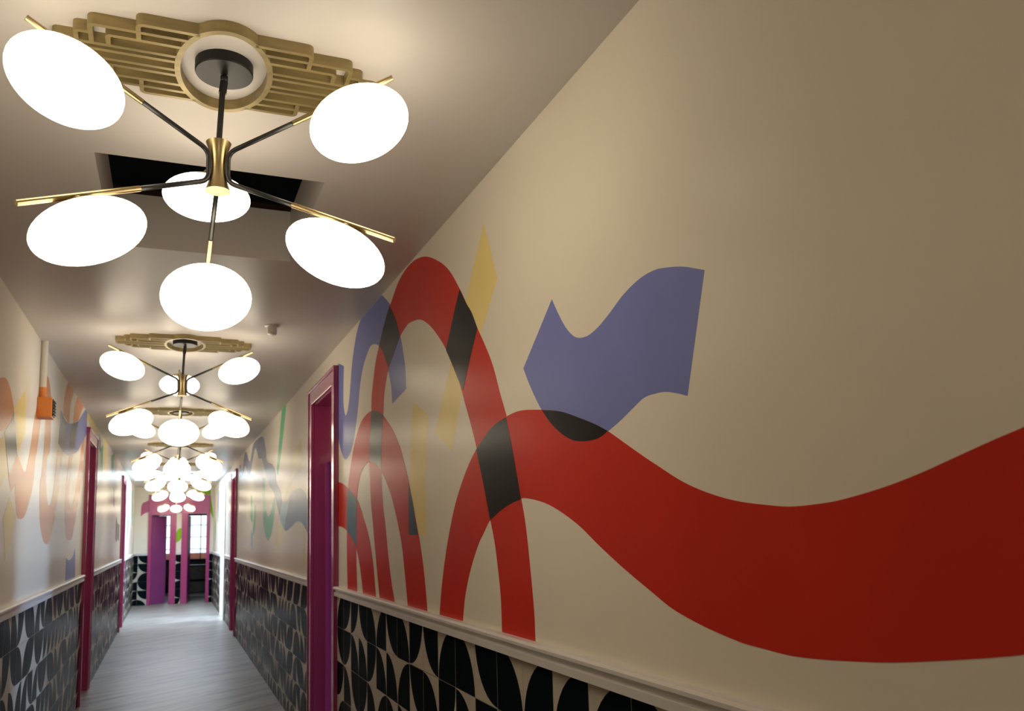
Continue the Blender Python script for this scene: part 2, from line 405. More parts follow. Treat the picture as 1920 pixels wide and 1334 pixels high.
# ---------------------------------------------------------------- the mural (paint on the walls, wall metres)
MURAL = [
    ('R', 'red_arch', 'red', 1, '2.327,1.255 2.331,1.353 2.351,1.488 2.379,1.627 2.406,1.703 2.453,1.829 2.505,1.973 2.559,2.065 2.631,2.191 2.767,2.349 2.878,2.471 2.955,2.553 3.086,2.672 3.244,2.765 3.419,2.839 3.593,2.876 3.741,2.879 3.889,2.853 4.036,2.788 4.056,2.785 4.191,2.701 4.293,2.622 4.377,2.546 4.443,2.434 4.47,2.382 4.485,2.289 4.514,2.138 4.535,2.005 4.529,1.94 4.501,1.766 4.461,1.662 4.384,1.439 4.3,1.231/4.3,1.231 3.981,1.239/3.981,1.239 4.066,1.369 4.124,1.5 4.183,1.657 4.219,1.732 4.256,1.92 4.254,2.014 4.236,2.153 4.204,2.243 4.183,2.334 4.104,2.439 4.011,2.495 3.853,2.573 3.739,2.594 3.709,2.598 3.526,2.574 3.414,2.533 3.293,2.465 3.134,2.346 2.992,2.197 2.914,2.083 2.871,2.019 2.805,1.91 2.744,1.779 2.681,1.641 2.644,1.559 2.626,1.496 2.601,1.38 2.597,1.246/2.597,1.246 2.327,1.249'),
    ('R', 'red_wave', 'red', 2, '3.285,1.239 3.252,1.358 3.192,1.501 3.109,1.64 3.043,1.723 2.92,1.832 2.806,1.902 2.688,1.95 2.601,1.971 2.514,1.982 2.423,1.986 2.351,1.981 2.305,1.975 2.227,1.963 2.104,1.94 1.984,1.904 1.892,1.873 1.83,1.847 1.757,1.811 1.663,1.765 1.622,1.746 1.515,1.698 1.418,1.667 1.336,1.649 1.25,1.638 1.239,1.636 1.189,1.633 1.122,1.635 1.074,1.639 0.976,1.656 0.911,1.672 0.844,1.692 0.784,1.71 0.744,1.721 0.678,1.744/0.678,1.744 0.711,1.446/0.711,1.446 0.775,1.425 0.815,1.416 0.907,1.399 0.993,1.385 1.084,1.375 1.158,1.369 1.22,1.367 1.281,1.37 1.336,1.373 1.356,1.375 1.471,1.394 1.585,1.422 1.664,1.453 1.786,1.503 1.913,1.561 2.01,1.609 2.13,1.654 2.223,1.68 2.323,1.697 2.4,1.703 2.49,1.69 2.58,1.671 2.681,1.641 2.755,1.591 2.796,1.563 2.886,1.471 2.959,1.36 2.997,1.246/2.997,1.246 3.285,1.239'),
    ('R', 'red_arch', 'red', 3, '5.146,1.239 5.167,1.428 5.171,1.592 5.162,1.702 5.128,1.901 5.087,1.981 4.993,2.094 4.889,2.191 4.74,2.263 4.533,2.291 4.415,2.281 4.312,2.261 4.215,2.228 4.112,2.179 3.989,2.109 3.857,2.002 3.736,1.856 3.716,1.83 3.633,1.698 3.539,1.538 3.491,1.421 3.458,1.303 3.446,1.245/3.446,1.245 3.756,1.243/3.756,1.243 3.815,1.43 3.858,1.546 3.92,1.639 3.976,1.709 4.035,1.774 4.14,1.861 4.252,1.929 4.37,1.976 4.474,2 4.539,2.005 4.651,1.995 4.745,1.966 4.818,1.909 4.869,1.817 4.883,1.643 4.893,1.508 4.864,1.246/4.864,1.246 5.146,1.239'),
    ('R', 'red_arch', 'red', 4, '5.57,1.957 5.355,1.94 5.155,1.897 5.021,1.857 4.869,1.812 4.749,1.74 4.703,1.702 4.569,1.6 4.465,1.456 4.388,1.243/4.388,1.243 4.699,1.241/4.699,1.241 4.801,1.427 4.897,1.523 5.024,1.586 5.171,1.625 5.327,1.652 5.57,1.658/5.57,1.658 5.57,1.957'),
    ('R', 'blue_band', 'blue', 0, '5.521,2.772 5.399,2.744 5.259,2.701/5.259,2.701 5.277,2.582 5.274,2.444 5.266,2.444 5.208,2.366 5.146,2.386 5.091,2.457 5.055,2.542 5,2.673 4.907,2.792 4.804,2.867 4.694,2.899/4.694,2.899 4.454,2.901 4.245,2.9/4.245,2.9 4.149,2.849 4.038,2.78 3.935,2.679 3.853,2.578 3.807,2.496 3.77,2.41 3.75,2.29/3.75,2.29 4.019,2.258/4.019,2.258 4.034,2.338 4.086,2.431 4.158,2.525 4.214,2.576 4.283,2.617 4.406,2.657 4.503,2.664 4.571,2.642 4.687,2.583 4.773,2.492 4.824,2.375 4.888,2.267 4.992,2.149 5.127,2.09 5.224,2.082 5.311,2.119 5.4,2.192 5.476,2.284 5.521,2.556/5.521,2.556 5.521,2.772'),
    ('R', 'yellow_stripe', 'yellow', 0, '2.679,2.722 2.561,2.475/2.561,2.475 2.957,2.125/2.957,2.125 3.086,1.923/3.086,1.923 3.308,2.026/3.308,2.026 2.679,2.722'),
    ('R', 'yellow_stripe', 'yellow', 0, '3.633,2.21 3.394,2.11/3.394,2.11 3.445,1.86 3.45,1.59/3.45,1.59 3.728,1.594/3.728,1.594 3.71,1.879 3.685,2.043 3.633,2.21'),
    ('R', 'navy_overlap', 'navy', 5, '3.721,1.835 3.633,1.698 3.579,1.592/3.579,1.592 3.728,1.594/3.728,1.594 3.732,1.702 3.721,1.835'),
    ('R', 'black_overlap', 'black', 5, '4.053,2.784 3.935,2.679 3.853,2.575/3.853,2.575 4.011,2.495 4.094,2.463/4.094,2.463 4.158,2.525 4.214,2.576 4.287,2.62/4.287,2.62 4.191,2.701 4.053,2.784'),
    ('R', 'black_overlap', 'black', 5, '4.485,2.289 4.404,2.28 4.312,2.261 4.209,2.225/4.209,2.225 4.236,2.153 4.254,2.014 4.261,1.944/4.261,1.944 4.37,1.979 4.474,2 4.528,2.007/4.528,2.007 4.514,2.138 4.485,2.289'),
    ('R', 'black_overlap', 'black', 5, '2.955,2.551 2.878,2.471 2.827,2.425 2.767,2.349/2.767,2.349 2.85,2.254 2.938,2.145/2.938,2.145 2.992,2.197 3.076,2.286 3.138,2.347/3.138,2.347 3.068,2.428 3.004,2.501 2.955,2.551'),
    ('R', 'black_overlap', 'black', 5, '2.514,1.98 2.477,1.894 2.437,1.788 2.407,1.701/2.407,1.701 2.49,1.69 2.58,1.671 2.681,1.641/2.681,1.641 2.744,1.779 2.806,1.902/2.806,1.902 2.688,1.95 2.601,1.971 2.514,1.98'),
    ('R', 'black_overlap', 'black', 5, '2.23,1.963 2.104,1.94 1.984,1.904 1.892,1.873 1.836,1.85/1.836,1.85 1.878,1.839 1.946,1.837 2.025,1.847 2.09,1.87 2.167,1.913 2.23,1.963'),
    ('R', 'teal_overlap', 'teal', 5, '5.133,1.895 5.021,1.857 4.869,1.815/4.869,1.815 4.874,1.8 4.883,1.643 4.892,1.526/4.892,1.526 5.024,1.586 5.163,1.622/5.163,1.622 5.162,1.73 5.151,1.791 5.133,1.895'),
    ('R', 'blue_flag', 'blue', 0, '2.137,2.283 2.093,2.223 2.047,2.171 1.994,2.134 1.932,2.122 1.871,2.13 1.805,2.152 1.733,2.181 1.653,2.199 1.586,2.2 1.524,2.187 1.473,2.172 1.434,2.156 1.399,2.141/1.399,2.141 1.484,1.884/1.484,1.884 1.526,1.897 1.568,1.907 1.612,1.91 1.658,1.908 1.707,1.892 1.767,1.87 1.83,1.851 1.878,1.839 1.946,1.837 2.025,1.847 2.09,1.87 2.167,1.913 2.238,1.969 2.311,2.05 2.36,2.117/2.36,2.117 2.137,2.283'),
    ('R', 'green_stripe', 'green', 1, '8.475,2.889 8.111,2.886/8.111,2.886 8.429,2.513 8.744,2.224/8.744,2.224 8.858,2.286/8.858,2.286 8.475,2.889'),
    ('R', 'green_hook', 'green', 1, '10.236,2.314 10.12,1.772 9.91,1.635 9.636,1.561 9.326,1.617 9.047,1.82 8.904,2.019/8.904,2.019 9.041,2.025/9.041,2.025 9.349,1.87 9.622,1.828 9.871,1.931 10.034,2.3/10.034,2.3 10.236,2.314'),
    ('R', 'lilac_wave', 'lilac', 2, '13.904,2.758 13.648,2.768/13.648,2.768 13.277,2.626 13.065,2.768 12.897,2.866 12.562,2.847 12.225,2.712 11.958,2.67 11.564,2.846 10.954,2.865 10.396,2.834 10.139,2.772 9.941,2.628 9.833,2.496 9.212,2.384 8.971,2.295 8.907,2.195 8.521,2.052 8.391,1.93 8.211,1.873 7.762,1.976 7.277,2.014 6.982,1.97 6.76,1.885 6.718,1.811/6.718,1.811 6.712,1.596/6.712,1.596 6.833,1.648 7.116,1.716 7.42,1.721 7.747,1.681 8.103,1.651 8.397,1.727 8.718,1.877 9.066,2.054 9.566,2.195 9.985,2.373 10.365,2.552 10.758,2.596 11.197,2.773 11.54,2.668 11.892,2.484 12.189,2.469 12.752,2.663 13.19,2.54 13.685,2.554/13.685,2.554 13.904,2.758'),
    ('R', 'pale_blue_overlap', 'paleblue', 3, '8.391,1.93 7.847,1.938/7.847,1.938 8.064,1.782 8.198,1.668/8.198,1.668 8.554,1.794 8.391,1.93'),
    ('R', 'yellow_stripe', 'paleyellow', 1, '7.107,2.439 7.047,2.191/7.047,2.191 7.768,2.083 8.214,1.923/8.214,1.923 7.86,2.161 7.611,2.343/7.611,2.343 7.107,2.439'),
    ('R', 'yellow_stripe', 'paleyellow', 1, '8.819,1.774 8.345,1.688/8.345,1.688 8.483,1.512 8.909,1.509/8.909,1.509 8.819,1.774'),
    ('R', 'yellow_stripe', 'paleyellow', 1, '7.021,1.682 6.819,1.617/6.819,1.617 6.844,1.368 7.01,1.364/7.01,1.364 7.021,1.682'),
    ('R', 'green_stripe', 'green', 1, '11.792,2.192 11.56,2.145/11.56,2.145 11.515,1.815 11.799,1.839/11.799,1.839 11.792,2.192'),
    ('R', 'green_stripe', 'green', 1, '11.224,2.045 11.014,2.003/11.014,2.003 11.178,1.692 11.45,1.61/11.45,1.61 11.224,2.045'),
    ('R', 'pale_blue_stripe', 'paleblue', 1, '11.646,1.697 11.38,1.626/11.38,1.626 11.422,1.406 11.803,1.471/11.803,1.471 11.646,1.697'),
    ('L', 'peach_blob', 'peach', 1, '4.283,2.263 4.399,2.358 4.582,2.409 4.67,2.43 4.766,2.434 4.877,2.402 4.973,2.341 5.003,2.312 4.945,2.251 4.854,2.206 4.742,2.167 4.563,2.147 4.386,2.175 4.283,2.263'),
    ('L', 'peach_band', 'peach', 1, '5.184,2.088 5.087,2.033 4.972,1.966/4.972,1.966 4.941,1.953 5.039,1.868/5.039,1.868 5.149,1.917/5.149,1.917 5.208,1.799 5.262,1.745 5.366,1.732 5.502,1.748 5.661,1.84 5.782,1.963 5.836,2.125 5.881,2.18 5.988,2.399 6.072,2.583/6.072,2.583 6.185,2.426 6.17,2.209 6.11,2.008 6.088,2.015 6.094,1.851 6.157,1.722 6.333,1.61 6.514,1.583 6.661,1.609 6.856,1.771 7.027,1.965 7.083,2.239 7.128,2.168 7.219,2.315/7.219,2.315 6.898,2.282/6.898,2.282 6.894,2.06 6.852,2.218 6.779,2.004 6.65,1.888 6.529,1.855 6.437,1.9 6.344,2.033 6.35,2.172 6.467,2.239 6.472,2.466 6.416,2.609 6.305,2.696 6.198,2.723 6.04,2.684 5.908,2.59 5.825,2.484 5.715,2.362 5.603,2.152 5.495,2.015/5.495,2.015 5.417,2.01 5.299,2.046 5.184,2.088'),
    ('L', 'peach_band', 'peach', 1, '7.682,2.324 7.655,2.291 7.53,2.032 7.547,1.787 7.667,1.649 7.864,1.611 8.129,1.633 8.386,1.843 8.652,2.096 8.826,2.398 8.89,2.614/8.89,2.614 8.628,2.499/8.628,2.499 8.49,2.274 8.164,1.979 7.925,1.864 7.784,1.936 7.744,2.044 7.878,2.312 7.947,2.349/7.947,2.349 7.682,2.324'),
    ('L', 'peach_stripe', 'peach', 1, '7.402,2.915 7.874,2.927/7.874,2.927 7.602,2.726 7.559,2.571/7.559,2.571 7.153,2.587/7.153,2.587 7.13,2.654 7.206,2.772 7.402,2.915'),
    ('L', 'peach_stripe', 'peach', 1, '8.107,2.903 8.674,2.927/8.674,2.927 8.265,2.696/8.265,2.696 7.848,2.616/7.848,2.616 7.931,2.776 8.107,2.903'),
    ('L', 'yellow_diamond', 'yellow', 0, '5.341,2.482 5.42,2.238/5.42,2.238 5.19,2.098/5.19,2.098 5.013,2.323/5.013,2.323 5.341,2.482'),
    ('L', 'yellow_diamond', 'yellow', 0, '4.764,2.154 4.908,1.966/4.908,1.966 4.911,1.956/4.911,1.956 4.589,1.815/4.589,1.815 4.541,2.063/4.541,2.063 4.764,2.154'),
    ('L', 'yellow_diamond', 'yellow', 2, '5.016,1.843 5.225,1.739/5.225,1.739 4.965,1.501/4.965,1.501 4.842,1.724/4.842,1.724 5.016,1.843'),
    ('L', 'black_overlap', 'black', 3, '4.995,2.311 5.169,2.089/5.169,2.089 4.95,1.951/4.95,1.951 4.763,2.158/4.763,2.158 4.854,2.206 4.945,2.251 4.995,2.311'),
    ('L', 'blue_cup', 'blue', 0, '7.002,2.611 7.155,2.581 7.464,2.569 7.848,2.615 8.265,2.696 8.632,2.813 8.996,2.924/8.996,2.924 9.5,2.919/9.5,2.919 9.389,2.81 9.015,2.646 8.659,2.528 8.295,2.415 7.878,2.347 7.557,2.308 7.191,2.312 6.916,2.338/6.916,2.338 6.946,2.456 7.002,2.611'),
    ('L', 'black_overlap', 'black', 3, '7.117,2.575 7.357,2.551/7.357,2.551 7.343,2.47 7.26,2.315/7.26,2.315 6.948,2.338/6.948,2.338 6.983,2.427 7.117,2.575'),
    ('L', 'black_overlap', 'black', 3, '7.835,2.613 8.267,2.689/8.267,2.689 8.122,2.565 7.968,2.39/7.968,2.39 7.605,2.354/7.605,2.354 7.68,2.511 7.835,2.613'),
    ('L', 'blue_patch', 'blue', 0, '7.733,1.462 7.965,1.437 8.27,1.473 8.43,1.542/8.43,1.542 8.526,1.244/8.526,1.244 7.739,1.243/7.739,1.243 7.733,1.462'),
    ('L', 'yellow_stripe', 'yellow', 0, '9.587,2.936 10.507,2.929/10.507,2.929 10.239,2.746/10.239,2.746 9.587,2.818/9.587,2.818 9.587,2.936'),
    ('L', 'yellow_stripe', 'yellow', 0, '11.298,2.953 11.906,2.968/11.906,2.968 11.945,2.376/11.945,2.376 11.605,2.565/11.605,2.565 11.298,2.953'),
    ('L', 'green_stripe', 'green', 0, '10.902,2.705 11.303,2.798/11.303,2.798 11.321,2.472 11.021,2.449/11.021,2.449 10.902,2.705'),
    ('L', 'green_stripe', 'green', 0, '12.827,2.804 13.465,2.906/13.465,2.906 13.407,2.593 12.936,2.598/12.936,2.598 12.827,2.804'),
    ('L', 'brown_stripe', 'brown', 0, '14.464,1.993 14.963,1.849/14.963,1.849 14.918,1.592 14.418,1.625/14.418,1.625 14.464,1.993'),
    ('L', 'brown_stripe', 'brown', 0, '15.067,1.873 15.483,1.857/15.483,1.857 15.427,1.602 15.053,1.625/15.053,1.625 15.067,1.873'),
    ('L', 'lilac_stripe', 'lilac', 0, '13.452,2.392 13.894,2.376/13.894,2.376 13.963,2.127 13.592,2.134/13.592,2.134 13.452,2.392'),
    ('L', 'lilac_stripe', 'lilac', 0, '10.584,2.85 10.926,2.791/10.926,2.791 10.917,2.673 10.662,2.68/10.662,2.68 10.584,2.85'),
    ('E', 'magenta_band', 'pink', 0, '-0.66,2.17 -0.65,2.42 -0.62,2.50/-0.62,2.50 -0.48,2.56/-0.48,2.56 -0.48,2.27/-0.48,2.27 -0.56,2.24 -0.66,2.17'),
    ('E', 'lime_leaf', 'lime', 0, '0.62,2.889 0.82,2.889/0.82,2.889 0.94,2.86 0.975,2.60 1.03,2.30 1.046,2.08/1.046,2.08 0.98,2.25 0.963,2.40/0.963,2.40 0.963,2.70/0.963,2.70 0.62,2.70/0.62,2.70 0.62,2.889'),
    ('E', 'lime_leaf', 'lime', 0, '0.172,1.50 0.172,1.75 0.22,1.84 0.292,1.86/0.292,1.86 0.292,1.62/0.292,1.62 0.25,1.55 0.172,1.50'),
    ('L', 'green_stripe', 'green', 0, '17.2,2.75 17.45,2.80/17.45,2.80 17.7,2.3 17.75,1.9/17.75,1.9 17.55,1.7 17.35,2.2/17.35,2.2 17.2,2.75'),
    ('L', 'green_stripe', 'green', 0, '18.1,2.6 18.3,2.2 18.4,1.7 18.55,1.45/18.55,1.45 18.8,1.7 19.0,2.2 19.3,2.7/19.3,2.7 19.0,2.8/19.0,2.8 18.7,2.2 18.6,2.0 18.45,2.4 18.1,2.6'),
    ('L', 'green_stripe', 'green', 0, '20.2,2.7 20.6,2.75/20.6,2.75 20.9,2.2 21.0,1.9/21.0,1.9 20.6,2.0 20.2,2.7'),
    ('L', 'pink_patch', 'pinkpaint', 0, '17.1,1.272 17.1,1.65/17.1,1.65 17.5,1.5 17.9,1.272/17.9,1.272 17.1,1.272'),
    ('L', 'pink_patch', 'pinkpaint', 0, '19.2,1.272 19.5,1.272/19.5,1.272 20.1,1.9/20.1,1.9 19.8,1.9 19.2,1.272'),
    ('R', 'lilac_stripe', 'lilac', 0, '19.6,2.7 19.9,2.6 20.1,2.0/20.1,2.0 19.8,1.9/19.8,1.9 19.6,2.7'),
    ('R', 'lime_stripe', 'lime', 0, '20.7,2.0 20.9,2.2/20.9,2.2 21.2,1.8/21.2,1.8 20.9,1.5 20.7,2.0'),
]
MAT['pinkpaint'] = mat('pink_paint', (0.62, 0.22, 0.42), 0.32, noise=0.05, nscale=3)
MWALL = {'R': (wall_right, lambda u, v, d: (XR-d, u, v)), 'L': (wall_left, lambda u, v, d: (XL+d, u, v)), 'E': (wall_end, lambda u, v, d: (u, Y1-d, v))}
for side, name, m, layer, s in MURAL:
    wl, t3 = MWALL[side]
    poly = []
    for seg in s.split('/'):
        P = [tuple(float(c) for c in q.split(',')) for q in seg.split(' ')]
        P = [(p[0], p[1], 0) for p in P]
        poly += [(q.x, q.y) for q in spline(P)][:-1]
    def fit(u, v):
        v = min(max(v, 1.25), ZC-0.001)
        if side == 'R' and 5.0 < u < 6.0: u = min(u, 5.446)
        if side == 'R' and 6.0 < u < 7: u = max(u, 6.555)
        if side == 'L' and 8.5 < u < 9.6: u = min(u, 9.088)
        return u, v
    poly = [fit(*q) for q in poly]
    Q = []
    for q in poly:
        if not Q or abs(q[0]-Q[-1][0])+abs(q[1]-Q[-1][1]) > 1e-4: Q.append(q)
    bm = bmesh.new(); prism(bm, Q, t3, -0.0005, 0.0003+0.0002*layer)
    obj(name, bm, MAT[m], wl)

# ---------------------------------------------------------------- doors
def door(name, side, a, b, top, is_open):
    root = empty(name, (XR if side == 'R' else XL, (a+b)/2, 0)); tag(root, kind='structure')
    ox, oy = root.location.x, root.location.y
    sg = 1 if side == 'R' else -1
    def bx(nm, parts, m=MAT['pink'], bev=0.004, parent=root):
        bm = bmesh.new()
        for d0, d1, y0, y1, z0, z1 in parts: box(bm, (sg*d0, y0-oy, z0), (sg*d1, y1-oy, z1), 0, bev)
        return obj(nm, bm, m, parent)
    ia, ib, it = a+CAS, b-CAS, top-CAS
    for y0, y1 in ((a, ia+0.012), (ib-0.012, b)):
        bx('casing', [(-0.026, 0.0, y0, y1, 0, it+0.0)])
    bx('casing', [(-0.026, 0.0, a, b, it-0.012, top)])
    bx('casing_bead', [(-0.036, -0.026, a, b, top-0.022, top), (-0.034, -0.026, a, a+0.02, 0, top-0.022), (-0.034, -0.026, b-0.02, b, 0, top-0.022)], bev=0.003)
    for y0, y1 in ((ia, ia+0.02), (ib-0.02, ib)): bx('jamb', [(0, TH, y0, y1, 0, it)], bev=0)
    bx('head_jamb', [(0, TH, ia+0.02, ib-0.02, it-0.02, it)], bev=0)
    ja, jb, jt = ia+0.02, ib-0.02, it-0.02
    bx('door_stop', [(0.085, 0.112, ja, ja+0.014, 0, 2.16), (0.085, 0.112, jb-0.014, jb, 0, 2.16)], bev=0)
    bx('transom_bar', [(0.085, TH, ja, jb, 2.16, 2.23)])
    bx('transom_panel', [(0.112, 0.135, ja, jb, 2.23, jt)], bev=0)
    # door leaf: stiles, rails and two sunk panels in one slab, with a knob
    wd = jb-ja-0.006
    leaf = empty('door_leaf', (0, 0, 0), root)
    bm = bmesh.new()
    st = 0.11
    for u0, u1, z0, z1, d in ((0, st, 0.008, 2.15, 0.04), (wd-st, wd, 0.008, 2.15, 0.04), (st, wd-st, 0.008, 0.24, 0.04), (st, wd-st, 0.95, 1.08, 0.04),
                              (st, wd-st, 2.03, 2.15, 0.04), (st, wd-st, 0.24, 0.95, 0.02), (st, wd-st, 1.08, 2.03, 0.02)):
        e = (0.04-d)/2
        box(bm, (sg*e, u0, z0), (sg*(0.04-e), u1, z1), 0, 0)
    bpy.data.objects.remove(leaf)
    leaf = obj('door_leaf', bm, MAT['doorleaf'], root)
    bm = bmesh.new()
    lathe(bm, [(0.012, -0.045), (0.012, -0.02), (0.027, -0.012), (0.03, 0.0), (0.022, 0.012), (0.008, 0.016)], 16, Matrix.Translation((sg*-0.03, wd-0.07, 1.0)) @ Matrix.Rotation(math.radians(-90*sg), 4, 'Y'))
    obj('knob', bm, MAT['brass'], leaf, smooth=True)
    leaf.location = (sg*0.114, ja+0.003-oy, 0)
    if is_open: leaf.rotation_euler = (0, 0, math.radians(-sg*86)); leaf.location = (sg*0.17, ja+0.004-oy, 0)
    return root
for k, v in DOORS.items(): door(k, *v)

# the daylit room behind the open magenta door, its frosted window opposite
def side_room(name, x1, ya, yb, zh, win, m, wm):
    bm = bmesh.new(); x0 = XR+TH
    wy0, wy1, wz0, wz1 = win
    o = slab(name, (ya, yb), (0, zh), [(wy0, wy1, wz0, wz1)], lambda u, v, d: (x1+d, u, v), 0, 0.15, wm)
    tag(o, kind='structure')
    for nm, a, b in (('side_wall', (x0, ya-0.1, 0), (x1+0.15, ya, zh)), ('side_wall', (x0, yb, 0), (x1+0.15, yb+0.1, zh)), ('room_ceiling', (x0, ya-0.1, zh), (x1+0.15, yb+0.1, zh+0.1))):
        boxes(nm, [(a, b)], wm, o)
    boxes('frosted_pane', [((x1+0.10, wy0, wz0), (x1+0.11, wy1, wz1))], m, o)
    ym, zm = (wy0+wy1)/2, (wz0+wz1)/2
    boxes('window_frame', [((x1+0.02, wy0, wz0), (x1+0.10, wy0+0.04, wz1)), ((x1+0.02, wy1-0.04, wz0), (x1+0.10, wy1, wz1)), ((x1+0.02, wy0, wz1-0.04), (x1+0.10, wy1, wz1)),
                           ((x1+0.02, wy0, wz0), (x1+0.10, wy1, wz0+0.04)), ((x1+0.05, wy0, zm-0.015), (x1+0.10, wy1, zm+0.015))], MAT['white'], o)
    return o
side_room('wall_side_room', 4.2, 5.3, 7.2, 2.889, (5.72, 6.28, 0.5, 2.1), MAT['daywin'], MAT['room'])
side_room('wall_far_room', 2.9, 16.7, 18.6, 2.889, (16.95, 18.35, 0.25, 2.5), MAT['farwin'], MAT['white'])
# white lining of the far daylit opening
op = empty('trim_opening', (XR, (FAR_A+FAR_B)/2, 0)); tag(op, kind='structure')
hw = (FAR_B-FAR_A)/2
for y0, y1 in ((-hw-0.055, -hw+0.015), (hw-0.015, hw+0.055)):
    boxes('casing', [((-0.03, y0, 0), (0.0, y1, 2.6))], MAT['white'], op, 0.003)
boxes('casing', [((-0.03, -hw-0.055, 2.585), (0.0, hw+0.055, 2.66))], MAT['white'], op, 0.003)
for y0, y1 in ((-hw, -hw+0.015), (hw-0.015, hw)):
    boxes('jamb', [((0, y0, 0), (TH, y1, 2.585))], MAT['white'], op)

# ---------------------------------------------------------------- the end wall: two magenta doorways
def end_door(name, x0, x1, zt, pl_, pr):
    r = empty(name, ((x0+x1)/2, Y1, 0)); tag(r, kind='structure'); ox = r.location.x
    for a, b in ((x0-pl_, x0), (x1, x1+pr)):
        boxes('casing', [((a-ox, -0.03, 0), (b-ox, 0.0, zt))], MAT['pink'], r, 0.003)
        s = (x0-0.0, x0+0.012) if b == x0 else (x1-0.012, x1)
        boxes('jamb', [((s[0]-ox, 0.0, 0), (s[1]-ox, TH, zt))], MAT['pink'], r)
    return r
d5 = end_door('door_5', -0.418, 0.034, 2.19, 0.061, 0.136)
d6 = end_door('door_6', 0.431, 0.896, 2.22, 0.137, 0.064)
boxes('transom_panel', [((-0.479+0.192, -0.03, 2.19), (0.17+0.192, 0.0, 2.69))], MAT['pink'], d5, 0.003)
boxes('transom_panel', [((0.294-0.6635, -0.03, 2.22), (0.96-0.6635, 0.0, 2.69))], MAT['pink'], d6, 0.003)
boxes('transom_panel', [((0.17+0.192, -0.022, 2.24), (0.294+0.192, 0.0, 2.69))], MAT['pink'], d5, 0.0)
def leaf_end(parent, hx, hy, wid, ang, mirror=1):
    bm = bmesh.new()
    box(bm, (0, 0, 0.01), (mirror*wid, 0.04, 2.17))
    lf = obj('door_leaf', bm, MAT['doorleaf'], parent, (hx, hy, 0)); lf.rotation_euler = (0, 0, math.radians(ang))
    n = 7
    for i in range(n):      # horizontal boards across the leaf
        z0 = 0.03+i*2.12/n
        boxes('board', [((mirror*0.02, -0.006, z0+0.006), (mirror*(wid-0.02), 0.0, z0+2.12/n-0.006))], MAT['doorleaf'], lf)
    return lf
leaf_end(d5, -0.226+0.013, 0.05, 0.42, 34)
leaf_end(d6, -0.2325+0.013, 0.05, 0.44, 80)
# the room beyond
RY = 26.6
bw = slab('wall_beyond', (-1.6, 2.6), (0, 2.889), [(-0.35, 1.75, 0.92, 2.35)], lambda x, z, d: (x, RY+d, z), 0, 0.15, MAT['charcoal']); tag(bw, kind='structure')
for a, b in (((-1.7, Y1+TH, 0), (-1.6, RY+0.15, 2.889)), ((2.6, Y1+TH, 0), (2.7, RY+0.15, 2.889)), ((-1.7, Y1+TH, 2.889), (2.7, RY+0.15, 3.0)),
             ((-1.7, Y1+TH-0.05, 0), (XL-TH, Y1+TH, 2.889)), ((XR+TH, Y1+TH-0.05, 0), (2.7, Y1+TH, 2.889))):
    boxes('room_shell', [(a, b)], MAT['charcoal'], bw)
win = empty('window_1', (0.7, RY, 0.92)); tag(win, kind='structure')
fr = [((-1.05, 0.0, 0), (-0.99, 0.1, 1.43)), ((0.99, 0.0, 0), (1.05, 0.1, 1.43)), ((-1.05, 0.0, 0), (1.05, 0.1, 0.06)), ((-1.05, 0.0, 1.37), (1.05, 0.1, 1.43))]
boxes('window_frame', fr, MAT['dark'], win)
for i in range(1, 5): boxes('glazing_bar', [((-1.05+i*0.42-0.012, 0.03, 0.06), (-1.05+i*0.42+0.012, 0.07, 1.37))], MAT['dark'], win)
for i in range(1, 4): boxes('glazing_bar', [((-0.99, 0.03, i*0.36-0.01), (0.99, 0.07, i*0.36+0.01))], MAT['dark'], win)
gl = bpy.data.materials.new('clear_glass'); gl.use_nodes = True
gp = gl.node_tree.nodes['Principled BSDF']; gp.inputs['Transmission Weight'].default_value = 1; gp.inputs['Roughness'].default_value = 0; gp.inputs['IOR'].default_value = 1.05
boxes('pane', [((-0.99, 0.048, 0.06), (0.99, 0.052, 1.37))], gl, win)
# low brick wall outside the window, course by course
bmw = empty('brick_wall', (0.7, 29.0, 0)); tag(bmw, 'red brick garden wall outside the far window', 'wall')
boxes('wall_core', [((-3, 0.0, -0.1), (3, 0.2, 1.12))], MAT['grout'], bmw)
for i in range(8):
    boxes('brick_course', [((-3, -0.02, -0.08+i*0.15), (3, 0.0, -0.08+i*0.15+0.135))], MAT['brick'], bmw)
boxes('ground', [((-6, 27.2, -0.2), (8, 40, -0.1))], MAT['floor']); tag(bpy.data.objects['ground'], kind='structure')
# black sofa in the far room
sf = empty('sofa', (0.95, 24.4, 0)); tag(sf, 'black leather sofa seen through the open far right doorway', 'sofa')
boxes('seat', [((-0.75, -0.35, 0.12), (0.75, 0.35, 0.42))], MAT['leather'], sf, 0.03)
boxes('backrest', [((-0.75, 0.22, 0.42), (0.75, 0.45, 0.86))], MAT['leather'], sf, 0.04)
for s in (-1, 1): boxes('armrest', [((s*0.75, -0.38, 0.10), (s*0.92, 0.45, 0.64))], MAT['leather'], sf, 0.04)
for sx in (-1, 1):
    for sy in (-1, 1): boxes('foot', [((sx*0.80-0.03, sy*0.28-0.03, 0.0), (sx*0.80+0.03, sy*0.28+0.03, 0.11))], MAT['black_metal'], sf)

